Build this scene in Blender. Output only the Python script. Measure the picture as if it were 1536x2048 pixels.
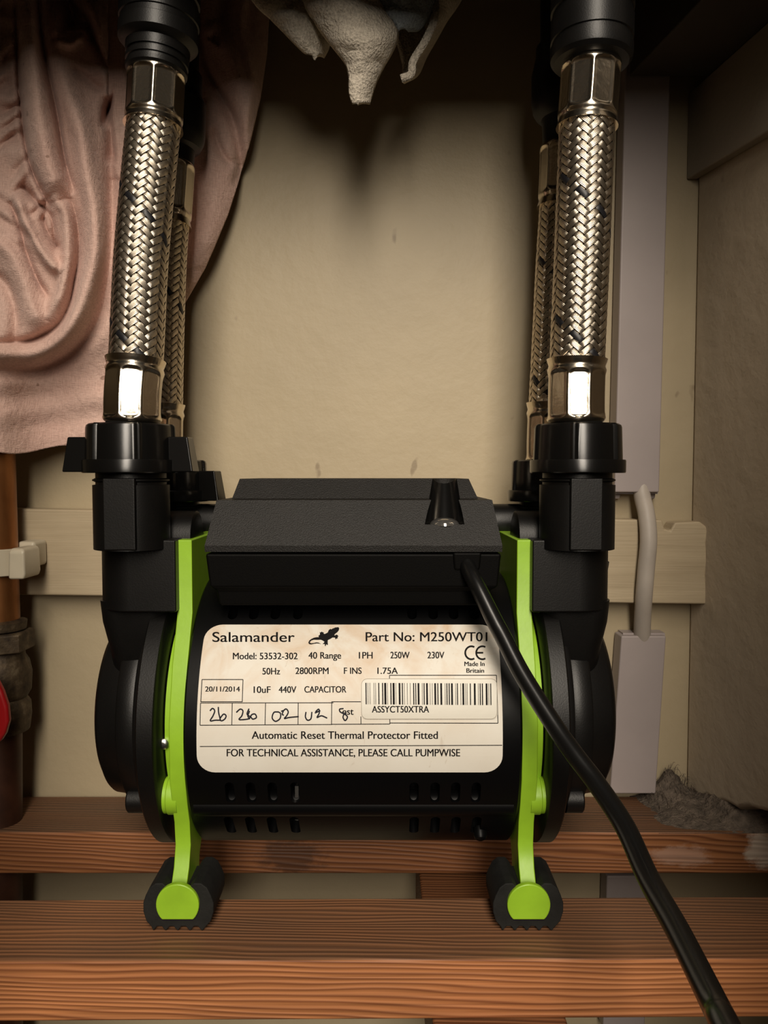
import bpy, bmesh, math, random
import numpy as np
from mathutils import Vector, Matrix, noise

for o in list(bpy.data.objects):
    bpy.data.objects.remove(o, do_unlink=True)
SC = bpy.context.scene
COL = SC.collection
random.seed(4)
PI = math.pi

# ------------------------------------------------------------------ camera
F = 1540.0
PITCH = math.radians(2.8)
CAM = Vector((0.0, 0.0, 0.195))
cd = bpy.data.cameras.new('camera')
cam = bpy.data.objects.new('camera', cd)
COL.objects.link(cam)
cam.location = CAM
cam.rotation_euler = (PI / 2 - PITCH, 0, 0)
cd.sensor_fit = 'VERTICAL'
cd.sensor_height = 36.0
cd.sensor_width = 27.0
cd.lens = F / 2048 * 36.0
cd.clip_start = 0.01
SC.camera = cam

# ------------------------------------------------------------------ light
w = bpy.data.worlds.new('world')
SC.world = w
w.use_nodes = True
w.node_tree.nodes['Background'].inputs[0].default_value = (1.0, 0.85, 0.68, 1)
w.node_tree.nodes['Background'].inputs[1].default_value = 0.006


def area(name, loc, target, sx, sy, power, colour):
    l = bpy.data.lights.new(name, 'AREA')
    l.shape = 'RECTANGLE'
    l.size, l.size_y, l.energy, l.color = sx, sy, power, colour
    o = bpy.data.objects.new(name, l)
    COL.objects.link(o)
    o.location = loc
    d = Vector(target) - Vector(loc)
    o.rotation_euler = d.to_track_quat('-Z', 'Y').to_euler()
    return o


# soft light coming in through the cupboard's open door
dl = area('doorway_light', (0.05, -1.0, 1.02), (-0.01, 0.45, 0.26), 0.36, 1.55, 8.8, (1.0, 0.89, 0.75))
dl.data.spread = math.radians(90)

SC.view_settings.view_transform = 'Standard'
SC.view_settings.look = 'None'
SC.view_settings.gamma = 1.0
SC.view_settings.use_curve_mapping = False
SC.view_settings.exposure = 0.22


# ------------------------------------------------------------------ helpers
def ray(px, py):
    x, y = (px - 768.0) / F, -(py - 1024.0) / F
    c, s = math.cos(PITCH), math.sin(PITCH)
    return Vector((x, c + y * s, -s + y * c))


def at(px, py, Y):
    """World point seen at pixel (px, py) of the photograph at depth Y."""
    d = ray(px, py)
    return CAM + d * (Y / d.y)


def zat(py, Y):
    return at(768, py, Y).z


class MB:
    def __init__(self):
        self.v, self.f, self.uv = [], [], None

    def add(self, verts, faces):
        n = len(self.v)
        self.v += [tuple(p) for p in verts]
        self.f += [tuple(i + n for i in f) for f in faces]
        return self

    def box(self, x0, x1, y0, y1, z0, z1):
        return self.loft_rects([(x0, x1, y0, y1, z0), (x0, x1, y0, y1, z1)])

    def loft_rects(self, loops):
        v, f = [], []
        for (x0, x1, y0, y1, z) in loops:
            v += [(x0, y0, z), (x1, y0, z), (x1, y1, z), (x0, y1, z)]
        for k in range(len(loops) - 1):
            for i in range(4):
                a, b = k * 4 + i, k * 4 + (i + 1) % 4
                f.append((a, b, b + 4, a + 4))
        f.append((3, 2, 1, 0))
        m = (len(loops) - 1) * 4
        f.append((m, m + 1, m + 2, m + 3))
        return self.add(v, f)

    def prism(self, pts, axis, a, b):
        """Polygon of 2-D points extruded along an axis from a to b."""
        def mk(p, t):
            if axis == 'x':
                return (t, p[0], p[1])
            if axis == 'y':
                return (p[0], t, p[1])
            return (p[0], p[1], t)
        n = len(pts)
        v = [mk(p, a) for p in pts] + [mk(p, b) for p in pts]
        f = [(i, (i + 1) % n, n + (i + 1) % n, n + i) for i in range(n)]
        f += [tuple(range(n))[::-1], tuple(range(n, 2 * n))]
        return self.add(v, f)

    def lathe(self, prof, axis, c, n=48, rmod=None):
        """prof = [(t, r)] along an axis through point c."""
        v, f = [], []
        c = Vector(c)
        for (t, r) in prof:
            for i in range(n):
                a = 2 * PI * i / n
                rr = r if rmod is None else rmod(a, t, r)
                u, w_ = rr * math.cos(a), rr * math.sin(a)
                if axis == 'z':
                    v.append((c.x + u, c.y + w_, c.z + t))
                elif axis == 'x':
                    v.append((c.x + t, c.y + u, c.z + w_))
                else:
                    v.append((c.x + u, c.y + t, c.z + w_))
        for k in range(len(prof) - 1):
            for i in range(n):
                j = (i + 1) % n
                f.append((k * n + i, k * n + j, (k + 1) * n + j, (k + 1) * n + i))
        f.append(tuple(range(n))[::-1])
        m = (len(prof) - 1) * n
        f.append(tuple(range(m, m + n)))
        return self.add(v, f)

    def grid(self, P, closed=False):
        """P[row][col] points -> quad sheet."""
        r, c = len(P), len(P[0])
        f = []
        for i in range(r - 1):
            for j in range(c if closed else c - 1):
                k = (j + 1) % c
                f.append((i * c + j, i * c + k, (i + 1) * c + k, (i + 1) * c + j))
        return self.add([p for row in P for p in row], f)

    def tube(self, pts, r, n=20, caps=True):
        pts = [Vector(p) for p in pts]
        rows = []
        a = None
        for i, p in enumerate(pts):
            t = (pts[min(i + 1, len(pts) - 1)] - pts[max(i - 1, 0)]).normalized()
            if a is None:
                a = t.cross(Vector((0, 1, 0)))
                if a.length < 1e-3:
                    a = t.cross(Vector((1, 0, 0)))
            a = (a - t * a.dot(t)).normalized()
            b = a.cross(t).normalized()
            rr = r[i] if isinstance(r, (list, tuple)) else r
            rows.append([p + a * (rr * math.cos(2 * PI * k / n)) + b * (rr * math.sin(2 * PI * k / n)) for k in range(n)])
        base = len(self.v)
        self.grid(rows, closed=True)
        if caps:
            self.f.append(tuple(base + i for i in range(n)))
            m = base + (len(rows) - 1) * n
            self.f.append(tuple(m + i for i in range(n))[::-1])
        return self

    def build(self, name, mat, parent=None, bevel=0.0, smooth=35, segs=2):
        me = bpy.data.meshes.new(name)
        me.from_pydata(self.v, [], self.f)
        bm = bmesh.new()
        bm.from_mesh(me)
        bmesh.ops.recalc_face_normals(bm, faces=bm.faces)
        bm.to_mesh(me)
        bm.free()
        if self.uv is not None:
            uvl = me.uv_layers.new(name='UVMap')
            for l in me.loops:
                uvl.data[l.index].uv = self.uv[l.vertex_index]
        return link(name, me, mat, parent, bevel, smooth, segs)


def link(name, me, mat, parent=None, bevel=0.0, smooth=35, segs=2):
    me.name = name
    o = bpy.data.objects.new(name, me)
    COL.objects.link(o)
    me.materials.clear()
    me.materials.append(mat)
    if smooth:
        for p in me.polygons:
            p.use_smooth = True
        bm = bmesh.new()
        bm.from_mesh(me)
        lim = math.radians(smooth)
        for e in bm.edges:
            if len(e.link_faces) == 2 and e.calc_face_angle(0) > lim:
                e.smooth = False
        bm.to_mesh(me)
        bm.free()
    if bevel:
        b = o.modifiers.new('bevel', 'BEVEL')
        b.width = bevel
        b.segments = segs
        b.limit_method = 'ANGLE'
        b.angle_limit = math.radians(35)
        b.harden_normals = True
    if parent is not None:
        o.parent = parent
    return o


def tag(o, label, cat, group=None):
    o['label'], o['category'] = label, cat
    if group:
        o['group'] = group
    return o


def thing(name, label, cat, group=None, loc=(0, 0, 0)):
    o = bpy.data.objects.new(name, None)
    COL.objects.link(o)
    o.empty_display_size = 0.02
    return tag(o, label, cat, group)


def struct(o):
    o['kind'] = 'structure'
    return o


def catmull(pts, n):
    pts = [Vector(p) for p in pts]
    P = [pts[0] * 2 - pts[1]] + pts + [pts[-1] * 2 - pts[-2]]
    out = []
    for i in range(1, len(P) - 2):
        a, b, c, d = P[i - 1], P[i], P[i + 1], P[i + 2]
        for k in range(n):
            t = k / n
            out.append(0.5 * ((2 * b) + (c - a) * t + (2 * a - 5 * b + 4 * c - d) * t * t + (3 * b - a - 3 * c + d) * t ** 3))
    out.append(pts[-1])
    return out


# ------------------------------------------------------------------ materials
class NT:
    def __init__(self, name):
        self.m = bpy.data.materials.new(name)
        self.m.use_nodes = True
        self.t = self.m.node_tree
        self.b = self.t.nodes['Principled BSDF']

    def n(self, typ, **kw):
        nd = self.t.nodes.new(typ)
        for k, v in kw.items():
            if k.startswith('i_'):
                key = k[2:].replace('_', ' ')
                nd.inputs[int(key) if key.isdigit() else key].default_value = v
            else:
                setattr(nd, k, v)
        return nd

    def l(self, a, b):
        self.t.links.new(a, b)

    def coord(self, scale=(1, 1, 1), rot=(0, 0, 0), out='Object'):
        tc = self.n('ShaderNodeTexCoord')
        mp = self.n('ShaderNodeMapping')
        mp.inputs['Scale'].default_value = scale
        mp.inputs['Rotation'].default_value = rot
        self.l(tc.outputs[out], mp.inputs[0])
        return mp.outputs[0]

    def noise(self, vec, scale, detail=4, rough=0.55, dist=0.0):
        nd = self.n('ShaderNodeTexNoise', i_Scale=scale, i_Detail=detail, i_Roughness=rough, i_Distortion=dist)
        self.l(vec, nd.inputs['Vector'])
        return nd.outputs['Fac']

    def ramp(self, fac, stops, interp='LINEAR'):
        r = self.n('ShaderNodeValToRGB')
        r.color_ramp.interpolation = interp
        els = r.color_ramp.elements
        while len(els) < len(stops):
            els.new(0.5)
        for e, (p, c) in zip(els, stops):
            e.position = p
            e.color = (c[0], c[1], c[2], 1) if not isinstance(c, (int, float)) else (c, c, c, 1)
        self.l(fac, r.inputs[0])
        return r.outputs[0]

    def mix(self, fac, a, b, mode='MIX'):
        mx = self.n('ShaderNodeMix', data_type='RGBA', blend_type=mode)
        for sock, v in ((mx.inputs[0], fac), (mx.inputs[6], a), (mx.inputs[7], b)):
            if isinstance(v, bpy.types.NodeSocket):
                self.l(v, sock)
            elif isinstance(v, (int, float)):
                sock.default_value = v
            else:
                sock.default_value = (v[0], v[1], v[2], 1)
        return mx.outputs[2]

    def math(self, op, a, b=None):
        m = self.n('ShaderNodeMath', operation=op)
        for s, v in zip(m.inputs, (a, b)):
            if v is None:
                continue
            if isinstance(v, bpy.types.NodeSocket):
                self.l(v, s)
            else:
                s.default_value = v
        return m.outputs[0]

    def bump(self, h, strength=0.3, dist=0.001, normal=None):
        bp = self.n('ShaderNodeBump', i_Strength=strength, i_Distance=dist)
        self.l(h, bp.inputs['Height'])
        if normal is not None:
            self.l(normal, bp.inputs['Normal'])
        return bp.outputs[0]

    def set(self, col=None, rough=None, metal=None, normal=None, spec=None):
        for key, v in (('Base Color', col), ('Roughness', rough), ('Metallic', metal), ('Normal', normal), ('Specular IOR Level', spec)):
            if v is None:
                continue
            if isinstance(v, bpy.types.NodeSocket):
                self.l(v, self.b.inputs[key])
            elif isinstance(v, (int, float)):
                self.b.inputs[key].default_value = v
            else:
                self.b.inputs[key].default_value = (v[0], v[1], v[2], 1)
        return self.m


def simple(name, col, rough, metal=0.0, spec=0.5, bump=None, var=0.0, vscale=60):
    t = NT(name)
    c = t.coord()
    colr = col
    if var:
        nz = t.noise(c, vscale, 5)
        lo = tuple(x * (1 - var) for x in col)
        hi = tuple(min(1, x * (1 + var)) for x in col)
        colr = t.ramp(nz, [(0.3, lo), (0.7, hi)])
    nrm = None
    if bump:
        nrm = t.bump(t.noise(c, bump[0], 3), bump[1], bump[2])
    return t.set(colr, rough, metal, nrm, spec)


M_black = simple('black_moulded_plastic', (0.0040, 0.0037, 0.0035), 0.40, spec=0.34, bump=(1500, 0.12, 0.0004), var=0.2)
M_gloss = simple('glossy_black_plastic', (0.0040, 0.0038, 0.0036), 0.22, spec=0.4, bump=(300, 0.03, 0.0005))
M_lid = simple('textured_black_plastic', (0.0095, 0.0085, 0.0075), 0.50, spec=0.33, bump=(1900, 0.55, 0.0005), var=0.15)
M_boxb = simple('dark_box_plastic', (0.0028, 0.0026, 0.0024), 0.5, spec=0.07, bump=(1900, 0.15, 0.0004))
M_barrel = simple('black_painted_steel', (0.0022, 0.0022, 0.0024), 0.40, spec=0.14, bump=(220, 0.05, 0.0005))
M_slot = simple('dark_motor_inside', (0.002, 0.002, 0.002), 0.8)
M_rubber = simple('black_rubber', (0.009, 0.009, 0.008), 0.75, spec=0.3, bump=(700, 0.25, 0.0005), var=0.35, vscale=120)
M_green = simple('lime_green_plastic', (0.27, 0.49, 0.024), 0.38, bump=(600, 0.06, 0.0005), var=0.07, vscale=90)
M_cable = simple('black_cable_sheath', (0.004, 0.004, 0.004), 0.30, spec=0.55, bump=(260, 0.03, 0.0005))
M_chrome = simple('nickel_plated_steel', (0.74, 0.66, 0.54), 0.20, 1.0, bump=(260, 0.16, 0.0006))
M_silver = simple('bare_steel', (0.75, 0.73, 0.70), 0.25, 1.0)
M_ink = simple('printed_black_ink', (0.006, 0.005, 0.005), 0.7, spec=0.15)
M_pen = simple('pen_ink', (0.005, 0.005, 0.012), 0.6, spec=0.15)
M_trunk = simple('white_plastic_trunking', (0.355, 0.305, 0.295), 0.42, bump=(260, 0.03, 0.001), var=0.05, vscale=25)
M_gcable = simple('grey_pvc_cable', (0.42, 0.37, 0.32), 0.5, bump=(300, 0.06, 0.0006), var=0.08)
M_clip = simple('ivory_plastic', (0.56, 0.50, 0.38), 0.4, var=0.06)
M_red = simple('red_painted_lever', (0.30, 0.006, 0.008), 0.35)
M_lens = simple('clear_indicator_lens', (0.55, 0.53, 0.5), 0.08, 0.9)


def mat_braid():
    t = NT('stainless_braid')
    c = t.coord((1, 1, 1), out='UV')
    wv = t.n('ShaderNodeTexWave', wave_type='BANDS', bands_direction='X', i_Scale=1.55, i_Distortion=0.0)
    t.l(c, wv.inputs['Vector'])
    nrm = t.bump(wv.outputs['Fac'], 0.55, 0.00018)
    nz = t.noise(t.coord((1, 1, 1)), 420, 3)
    col = t.ramp(nz, [(0.3, (0.50, 0.43, 0.34)), (0.7, (0.80, 0.71, 0.58))])
    return t.set(col, 0.30, 1.0, nrm)


M_braid = mat_braid()
M_tracer = simple('black_tracer_yarn', (0.006, 0.006, 0.008), 0.45)


def mat_wood(name, seed, tint=1.0, dusty=0.0, spots=()):
    t = NT(name)
    tc = t.n('ShaderNodeTexCoord')
    mp = t.n('ShaderNodeMapping')
    mp.inputs['Location'].default_value = (seed * 0.37, seed * 0.11, seed * 0.23)
    t.l(tc.outputs['Object'], mp.inputs[0])
    base = mp.outputs[0]

    def sc(s):
        m = t.n('ShaderNodeMapping')
        m.inputs['Scale'].default_value = s
        t.l(base, m.inputs[0])
        return m.outputs[0]
    warp = t.noise(sc((3.0, 22, 22)), 1.0, 3)
    wv = t.n('ShaderNodeTexWave', wave_type='BANDS', bands_direction='DIAGONAL', i_Scale=255.0, i_Distortion=1.6,
             i_Detail=3.0, i_Detail_Scale=0.7)
    wv.inputs['Detail Roughness'].default_value = 0.5
    v = t.n('ShaderNodeVectorMath', operation='ADD')
    comb = t.n('ShaderNodeCombineXYZ')
    t.l(t.math('MULTIPLY', warp, 0.012), comb.inputs[1])
    t.l(t.math('MULTIPLY', warp, 0.012), comb.inputs[2])
    t.l(sc((0.035, 1, 1)), v.inputs[0])
    t.l(comb.outputs[0], v.inputs[1])
    t.l(v.outputs[0], wv.inputs['Vector'])
    fine = t.noise(sc((7, 700, 700)), 1.0, 5, 0.65)
    broad = t.noise(sc((4, 30, 30)), 1.0, 4)
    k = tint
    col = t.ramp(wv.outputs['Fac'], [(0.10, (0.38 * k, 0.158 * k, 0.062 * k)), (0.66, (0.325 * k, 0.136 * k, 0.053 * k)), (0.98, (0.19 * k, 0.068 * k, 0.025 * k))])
    col = t.mix(0.75, col, t.ramp(fine, [(0.28, (0.50, 0.45, 0.40)), (0.5, (0.95, 0.94, 0.92)), (0.75, (1.18, 1.15, 1.10))]), 'MULTIPLY')
    col = t.mix(0.6, col, t.ramp(broad, [(0.3, (0.60, 0.52, 0.50)), (0.7, (1.15, 1.1, 1.05))]), 'MULTIPLY')
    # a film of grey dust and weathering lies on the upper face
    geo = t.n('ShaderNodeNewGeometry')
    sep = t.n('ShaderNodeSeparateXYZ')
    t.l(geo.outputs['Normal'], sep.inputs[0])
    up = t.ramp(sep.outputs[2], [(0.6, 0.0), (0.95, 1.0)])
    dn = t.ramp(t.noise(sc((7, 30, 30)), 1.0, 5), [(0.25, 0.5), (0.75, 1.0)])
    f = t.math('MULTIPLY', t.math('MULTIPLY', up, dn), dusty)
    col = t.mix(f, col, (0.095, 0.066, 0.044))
    for (p, rad, colr, amt) in spots:
        vs = t.n('ShaderNodeVectorMath', operation='SUBTRACT')
        t.l(tc.outputs['Object'], vs.inputs[0])
        vs.inputs[1].default_value = p
        vm = t.n('ShaderNodeVectorMath', operation='MULTIPLY')
        t.l(vs.outputs[0], vm.inputs[0])
        vm.inputs[1].default_value = (1 / rad[0], 1 / rad[1], 1 / rad[2])
        vl = t.n('ShaderNodeVectorMath', operation='LENGTH')
        t.l(vm.outputs[0], vl.inputs[0])
        dd = t.math('ADD', vl.outputs['Value'], t.math('MULTIPLY', t.math('SUBTRACT', t.noise(sc((120, 160, 200)), 1.0, 5, 0.7), 0.5), 1.6))
        col = t.mix(t.math('MULTIPLY', t.ramp(dd, [(0.55, 1.0), (0.95, 0.0)]), amt), col, colr)
    h = t.math('ADD', wv.outputs['Fac'], t.math('MULTIPLY', fine, 0.8))
    nrm = t.bump(h, 0.35, 0.0007)
    return t.set(col, 0.55, 0.0, nrm, 0.35), t


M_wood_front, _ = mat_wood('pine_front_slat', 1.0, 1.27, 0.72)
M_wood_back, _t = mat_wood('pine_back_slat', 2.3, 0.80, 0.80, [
    (tuple(at(1362, 1712, .411)), (.020, .02, .007), (0.42, 0.27, 0.20), 0.55), (tuple(at(1525, 1700, .411)), (.012, .02, .012), (0.50, 0.42, 0.34), 0.8),
    (tuple(at(585, 1715, .411)), (.020, .03, .014), (0.05, 0.022, 0.012), 0.7), (tuple(at(1440, 1625, .43)), (.030, .012, .02), (0.24, 0.19, 0.15), 0.6)])
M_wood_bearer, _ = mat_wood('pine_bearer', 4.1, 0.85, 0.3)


def mat_wall(name, col, marks=0.5, bumpy=0.25):
    t = NT(name)
    c = t.coord()
    n1 = t.noise(c, 9, 5)
    n2 = t.noise(c, 120, 6, 0.65)
    colr = t.ramp(n1, [(0.3, tuple(x * 0.90 for x in col)), (0.7, tuple(min(1, x * 1.05) for x in col))])
    sp = t.ramp(t.noise(t.coord((1, 1, 0.6)), 85, 2, 0.4), [(0.745, 0.0), (0.78, 1.0)])
    colr = t.mix(t.math('MULTIPLY', sp, marks), colr, (0.10, 0.06, 0.03))
    nrm = t.bump(t.noise(c, 40, 6, 0.6), bumpy, 0.003)
    nrm = t.bump(n2, 0.10, 0.0006, nrm)
    return t.set(colr, 0.48, 0.0, nrm, 0.35)


M_wall = mat_wall('cream_painted_plaster', (0.42, 0.345, 0.225), 0.45)
M_wall_r = mat_wall('greyed_cream_plaster', (0.46, 0.38, 0.28), 0.25, 0.5)
def mat_batten():
    t = NT('cream_gloss_on_wood')
    g = t.noise(t.coord((9, 260, 260)), 1.0, 5, 0.6, 0.8)
    b_ = t.noise(t.coord((14, 60, 60)), 1.0, 4)
    col = t.ramp(b_, [(0.3, (0.40, 0.32, 0.21)), (0.7, (0.49, 0.40, 0.27))])
    ck = t.ramp(g, [(0.70, 0.0), (0.78, 1.0)])
    col = t.mix(t.math('MULTIPLY', ck, 0.45), col, (0.16, 0.10, 0.05))
    return t.set(col, 0.45, 0.0, t.bump(g, 0.35, 0.0012), 0.35)


M_batten = mat_batten()
M_cleat = mat_wall('dull_cream_cleat', (0.28, 0.235, 0.18), 0.3, 0.3)
M_dark = simple('dark_floor', (0.10, 0.085, 0.07), 0.8, var=0.3, vscale=15)
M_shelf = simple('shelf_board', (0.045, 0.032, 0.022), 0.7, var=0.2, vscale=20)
M_dust = simple('grey_brown_dust', (0.135, 0.105, 0.080), 0.95, bump=(600, 1.0, 0.002), var=0.5, vscale=200)
M_baffle = simple('baffle_paint', (0.35, 0.30, 0.24), 0.6)  # for the added front panels that block light


def mat_copper():
    t = NT('aged_copper')
    c = t.coord((1, 1, 0.35))
    col = t.ramp(t.noise(c, 90, 5), [(0.3, (0.21, 0.075, 0.022)), (0.7, (0.36, 0.15, 0.05))])
    return t.set(col, 0.42, 0.75, t.bump(t.noise(c, 200, 4), 0.1, 0.0005))


M_copper = mat_copper()


def mat_brass():
    t = NT('corroded_brass')
    c = t.coord()
    col = t.ramp(t.noise(c, 160, 6), [(0.3, (0.03, 0.02, 0.012)), (0.55, (0.09, 0.062, 0.034)), (0.75, (0.20, 0.155, 0.095))])
    return t.set(col, 0.62, 0.45, t.bump(t.noise(c, 330, 5), 0.5, 0.001))


M_brass = mat_brass()


def mat_linen():
    t = NT('pink_linen')
    c = t.coord()
    wx = t.noise(t.coord((320, 320, 2600)), 1.0, 2)
    wz = t.noise(t.coord((2600, 320, 260)), 1.0, 2)
    wv = t.math('ADD', wx, wz)
    base = t.ramp(t.noise(c, 24, 5), [(0.3, (0.66, 0.44, 0.375)), (0.7, (0.72, 0.51, 0.435))])
    thr = t.ramp(t.math('MULTIPLY', wv, 0.5), [(0.36, (0.78, 0.74, 0.72)), (0.62, (1.12, 1.15, 1.15))])
    col = t.mix(0.7, base, thr, 'MULTIPLY')
    sl = t.ramp(t.noise(c, 170, 1, 0.3), [(0.77, 0.0), (0.80, 1.0)])
    col = t.mix(t.math('MULTIPLY', sl, 0.55), col, (0.22, 0.12, 0.08))
    nrm = t.bump(wv, 0.55, 0.0006)
    nrm = t.bump(t.noise(c, 130, 6, 0.6, 0.6), 0.45, 0.0028, nrm)
    t.b.inputs['Sheen Weight'].default_value = 0.15
    return t.set(col, 0.85, 0.0, nrm, 0.15)


M_linen = mat_linen()


def mat_terry(name, col):
    t = NT(name)
    c = t.coord()
    n1 = t.noise(c, 900, 3)
    n2 = t.noise(c, 60, 4)
    colr = t.ramp(n1, [(0.3, tuple(x * 0.65 for x in col)), (0.7, tuple(x * 1.15 for x in col))])
    nrm = t.bump(n1, 0.8, 0.0018)
    nrm = t.bump(n2, 0.3, 0.004, nrm)
    return t.set(colr, 0.95, 0.0, nrm, 0.1)


M_towel = mat_terry('beige_grey_terry', (0.60, 0.535, 0.44))
M_towel_blue = mat_terry('blue_grey_terry', (0.36, 0.40, 0.42))


def mat_label():
    t = NT('soiled_label_paper')
    c = t.coord()
    n1 = t.noise(c, 30, 6, 0.6)
    col = t.ramp(n1, [(0.25, (0.68, 0.635, 0.55)), (0.7, (0.74, 0.71, 0.64))])
    # brown tea-like stain on the upper part of the label
    sep = t.n('ShaderNodeSeparateXYZ')
    t.l(c, sep.inputs[0])
    zf = t.n('ShaderNodeMapRange')
    zf.inputs['From Min'].default_value = 0.083
    zf.inputs['From Max'].default_value = 0.118
    t.l(sep.outputs[2], zf.inputs[0])
    st = t.ramp(t.noise(c, 45, 5, 0.6, 1.2), [(0.42, 0.0), (0.72, 1.0)])
    f = t.math('MULTIPLY', zf.outputs[0], st)
    col = t.mix(t.math('MULTIPLY', f, 0.75), col, (0.56, 0.36, 0.19))
    sc = t.ramp(t.noise(t.coord((1, 1, 0.4)), 190, 3, 0.5, 2.0), [(0.66, 0.0), (0.72, 1.0)])
    col = t.mix(t.math('MULTIPLY', sc, 0.25), col, (0.40, 0.30, 0.2))
    nrm = t.bump(t.noise(c, 180, 4), 0.10, 0.0006)
    return t.set(col, 0.48, 0.0, nrm, 0.4)


M_label = mat_label()
M_sticker = simple('barcode_sticker_film', (0.62, 0.59, 0.51), 0.4, bump=(140, 0.10, 0.0008))

# ================================================================== SETTING
WY = 0.462                                  # rear wall
RX = 0.184                                  # right wall
struct(MB().box(-0.62, 0.36, WY, WY + 0.05, -0.40, 0.62).build('wall_back', M_wall))

# right wall: plaster slab whose broken lower edge stops just above the slats
SPLAY = 0.25                                # the right wall opens outwards towards the front


def splayed(pts, off, thick):
    n = len(pts)
    v = [(RX + off + SPLAY * (WY - y), y, z) for y, z in pts] + [(RX + off + thick + SPLAY * (WY - y), y, z) for y, z in pts]
    f = [(i, (i + 1) % n, n + (i + 1) % n, n + i) for i in range(n)] + [tuple(range(n))[::-1], tuple(range(n, 2 * n))]
    return MB().add(v, f)


edge = [(WY, -0.002), (0.455, 0.004), (0.449, 0.003), (0.442, 0.007), (0.434, 0.007), (0.426, 0.010), (0.417, 0.010), (0.409, 0.015), (0.400, 0.017), (0.388, 0.021), (0.365, 0.024), (0.35, 0.026),
        (0.30, 0.030), (0.24, 0.033), (0.16, 0.035), (0.16, 0.62), (WY, 0.62)]
struct(splayed(edge, 0.0, 0.07).build('wall_right', M_wall_r, bevel=0.003, segs=3))
struct(MB().box(RX + 0.085, RX + 0.14, 0.10, WY, -0.40, 0.06).build('wall_right_lower', M_wall_r))
struct(MB().box(-0.64, -0.56, -0.05, WY, -0.40, 0.62).build('wall_left', M_wall))
struct(MB().box(-0.62, -0.135, -0.045, -0.02, -0.40, 0.62).build('unseen_baffle_left', M_baffle))  # unseen panel added to dim the left side of the view
struct(MB().box(0.128, 0.42, -0.045, -0.02, -0.40, 0.62).build('unseen_baffle_right', M_baffle))  # its unseen partner, added to dim the right side
struct(MB().box(-0.64, 0.42, -0.05, WY + 0.05, -0.44, -0.40).build('floor', M_dark))

# slatted shelf the pump stands on
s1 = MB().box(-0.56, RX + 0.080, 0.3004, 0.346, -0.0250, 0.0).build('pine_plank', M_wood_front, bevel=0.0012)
tag(s1, 'front pine plank nearest the camera, carrying the front pump feet', 'plank', 'pine shelf planks')
s1.rotation_euler.z = math.radians(0.45)
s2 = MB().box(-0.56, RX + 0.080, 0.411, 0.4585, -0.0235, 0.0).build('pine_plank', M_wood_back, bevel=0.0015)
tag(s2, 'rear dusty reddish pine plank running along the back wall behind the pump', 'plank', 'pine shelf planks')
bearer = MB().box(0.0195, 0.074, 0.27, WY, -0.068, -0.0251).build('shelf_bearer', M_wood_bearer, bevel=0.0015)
tag(bearer, 'short wooden cross bearer glimpsed under the slats beneath the pump', 'bearer')

# painted batten along the rear wall (chipped right end)
bx = [at(-260, 1012, 0.447), at(1325, 1040, 0.447), at(1330, 1058, 0.447), at(1341, 1061, 0.447), at(1350, 1045, 0.447), at(1400, 1043, 0.447),
      at(1412, 1052, 0.447), at(1416, 1062, 0.447), at(1413, 1085, 0.447), at(1415, 1120, 0.447), at(1412, 1150, 0.447), at(1416, 1209, 0.447), at(-260, 1186, 0.447)]
b = MB().prism([(p.x, p.z) for p in bx], 'y', 0.447, WY - 0.0003).build('wall_batten', M_batten, bevel=0.0012)
tag(b, 'cream painted wooden batten fixed low across the back wall behind the pump', 'batten')

# cleat on the right wall, dark shelf above it
cl = [(WY - 0.0005, zat(360, WY)), (0.20, zat(360, WY)), (0.20, zat(188, WY) + .022), (WY - 0.0005, zat(188, WY))]
c = splayed(cl, -0.0065, 0.0064).build('shelf_cleat', M_cleat, bevel=0.001)
tag(c, 'pale painted wooden cleat screwed along the right wall near the top corner', 'cleat')
SZ = zat(188, WY)
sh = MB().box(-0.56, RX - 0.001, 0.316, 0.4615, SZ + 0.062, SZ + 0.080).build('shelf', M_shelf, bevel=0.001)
MB().box(-0.56, RX - 0.002, 0.316, 0.328, 0.408, SZ + 0.062).build('unseen_shade_rail', M_shelf, sh, bevel=0.001)  # unseen rail added under the shelf to darken the upper wall
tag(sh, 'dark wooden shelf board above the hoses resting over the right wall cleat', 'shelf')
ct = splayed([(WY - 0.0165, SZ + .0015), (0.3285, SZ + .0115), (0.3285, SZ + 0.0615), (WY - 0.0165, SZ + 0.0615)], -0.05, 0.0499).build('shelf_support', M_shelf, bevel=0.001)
tag(ct, 'dark block between the right wall cleat and shelf board', 'support')

# trunking
def quad_prism(pxs, Y, Yb):
    P = [at(x, y, Y) for x, y in pxs]
    return MB().prism([(p.x, p.z) for p in P], 'y', Y, Yb)


t1 = thing('cable_trunking', 'long white plastic cable trunking running up the wall behind the right hoses', 'trunking', 'white cable trunking')
quad_prism([(1255, -40), (1346, -40), (1319, 985), (1229, 985)], 0.447, 0.4605).build('cover', M_trunk, t1, bevel=0.001)
quad_prism([(1228, 984), (1316, 984), (1316, 988), (1228, 988)], 0.451, 0.4605).build('base_end', M_trunk, t1)
for x in (1235, 1305):
    quad_prism([(x - 7, 987), (x + 7, 987), (x + 5, 998), (x - 5, 998)], 0.456, 0.4605).build('base_lug', M_trunk, t1, bevel=0.0008)
t2 = thing('cable_trunking', 'short lower piece of white trunking standing on the rear plank', 'trunking', 'white cable trunking')
quad_prism([(1243, 1272), (1333, 1272), (1312, 1588), (1220, 1588)], 0.447, 0.4605).build('cover', M_trunk, t2, bevel=0.001)
quad_prism([(1246, 1266), (1330, 1266), (1330, 1274), (1246, 1274)], 0.451, 0.4605).build('base_end', M_trunk, t2)
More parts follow.
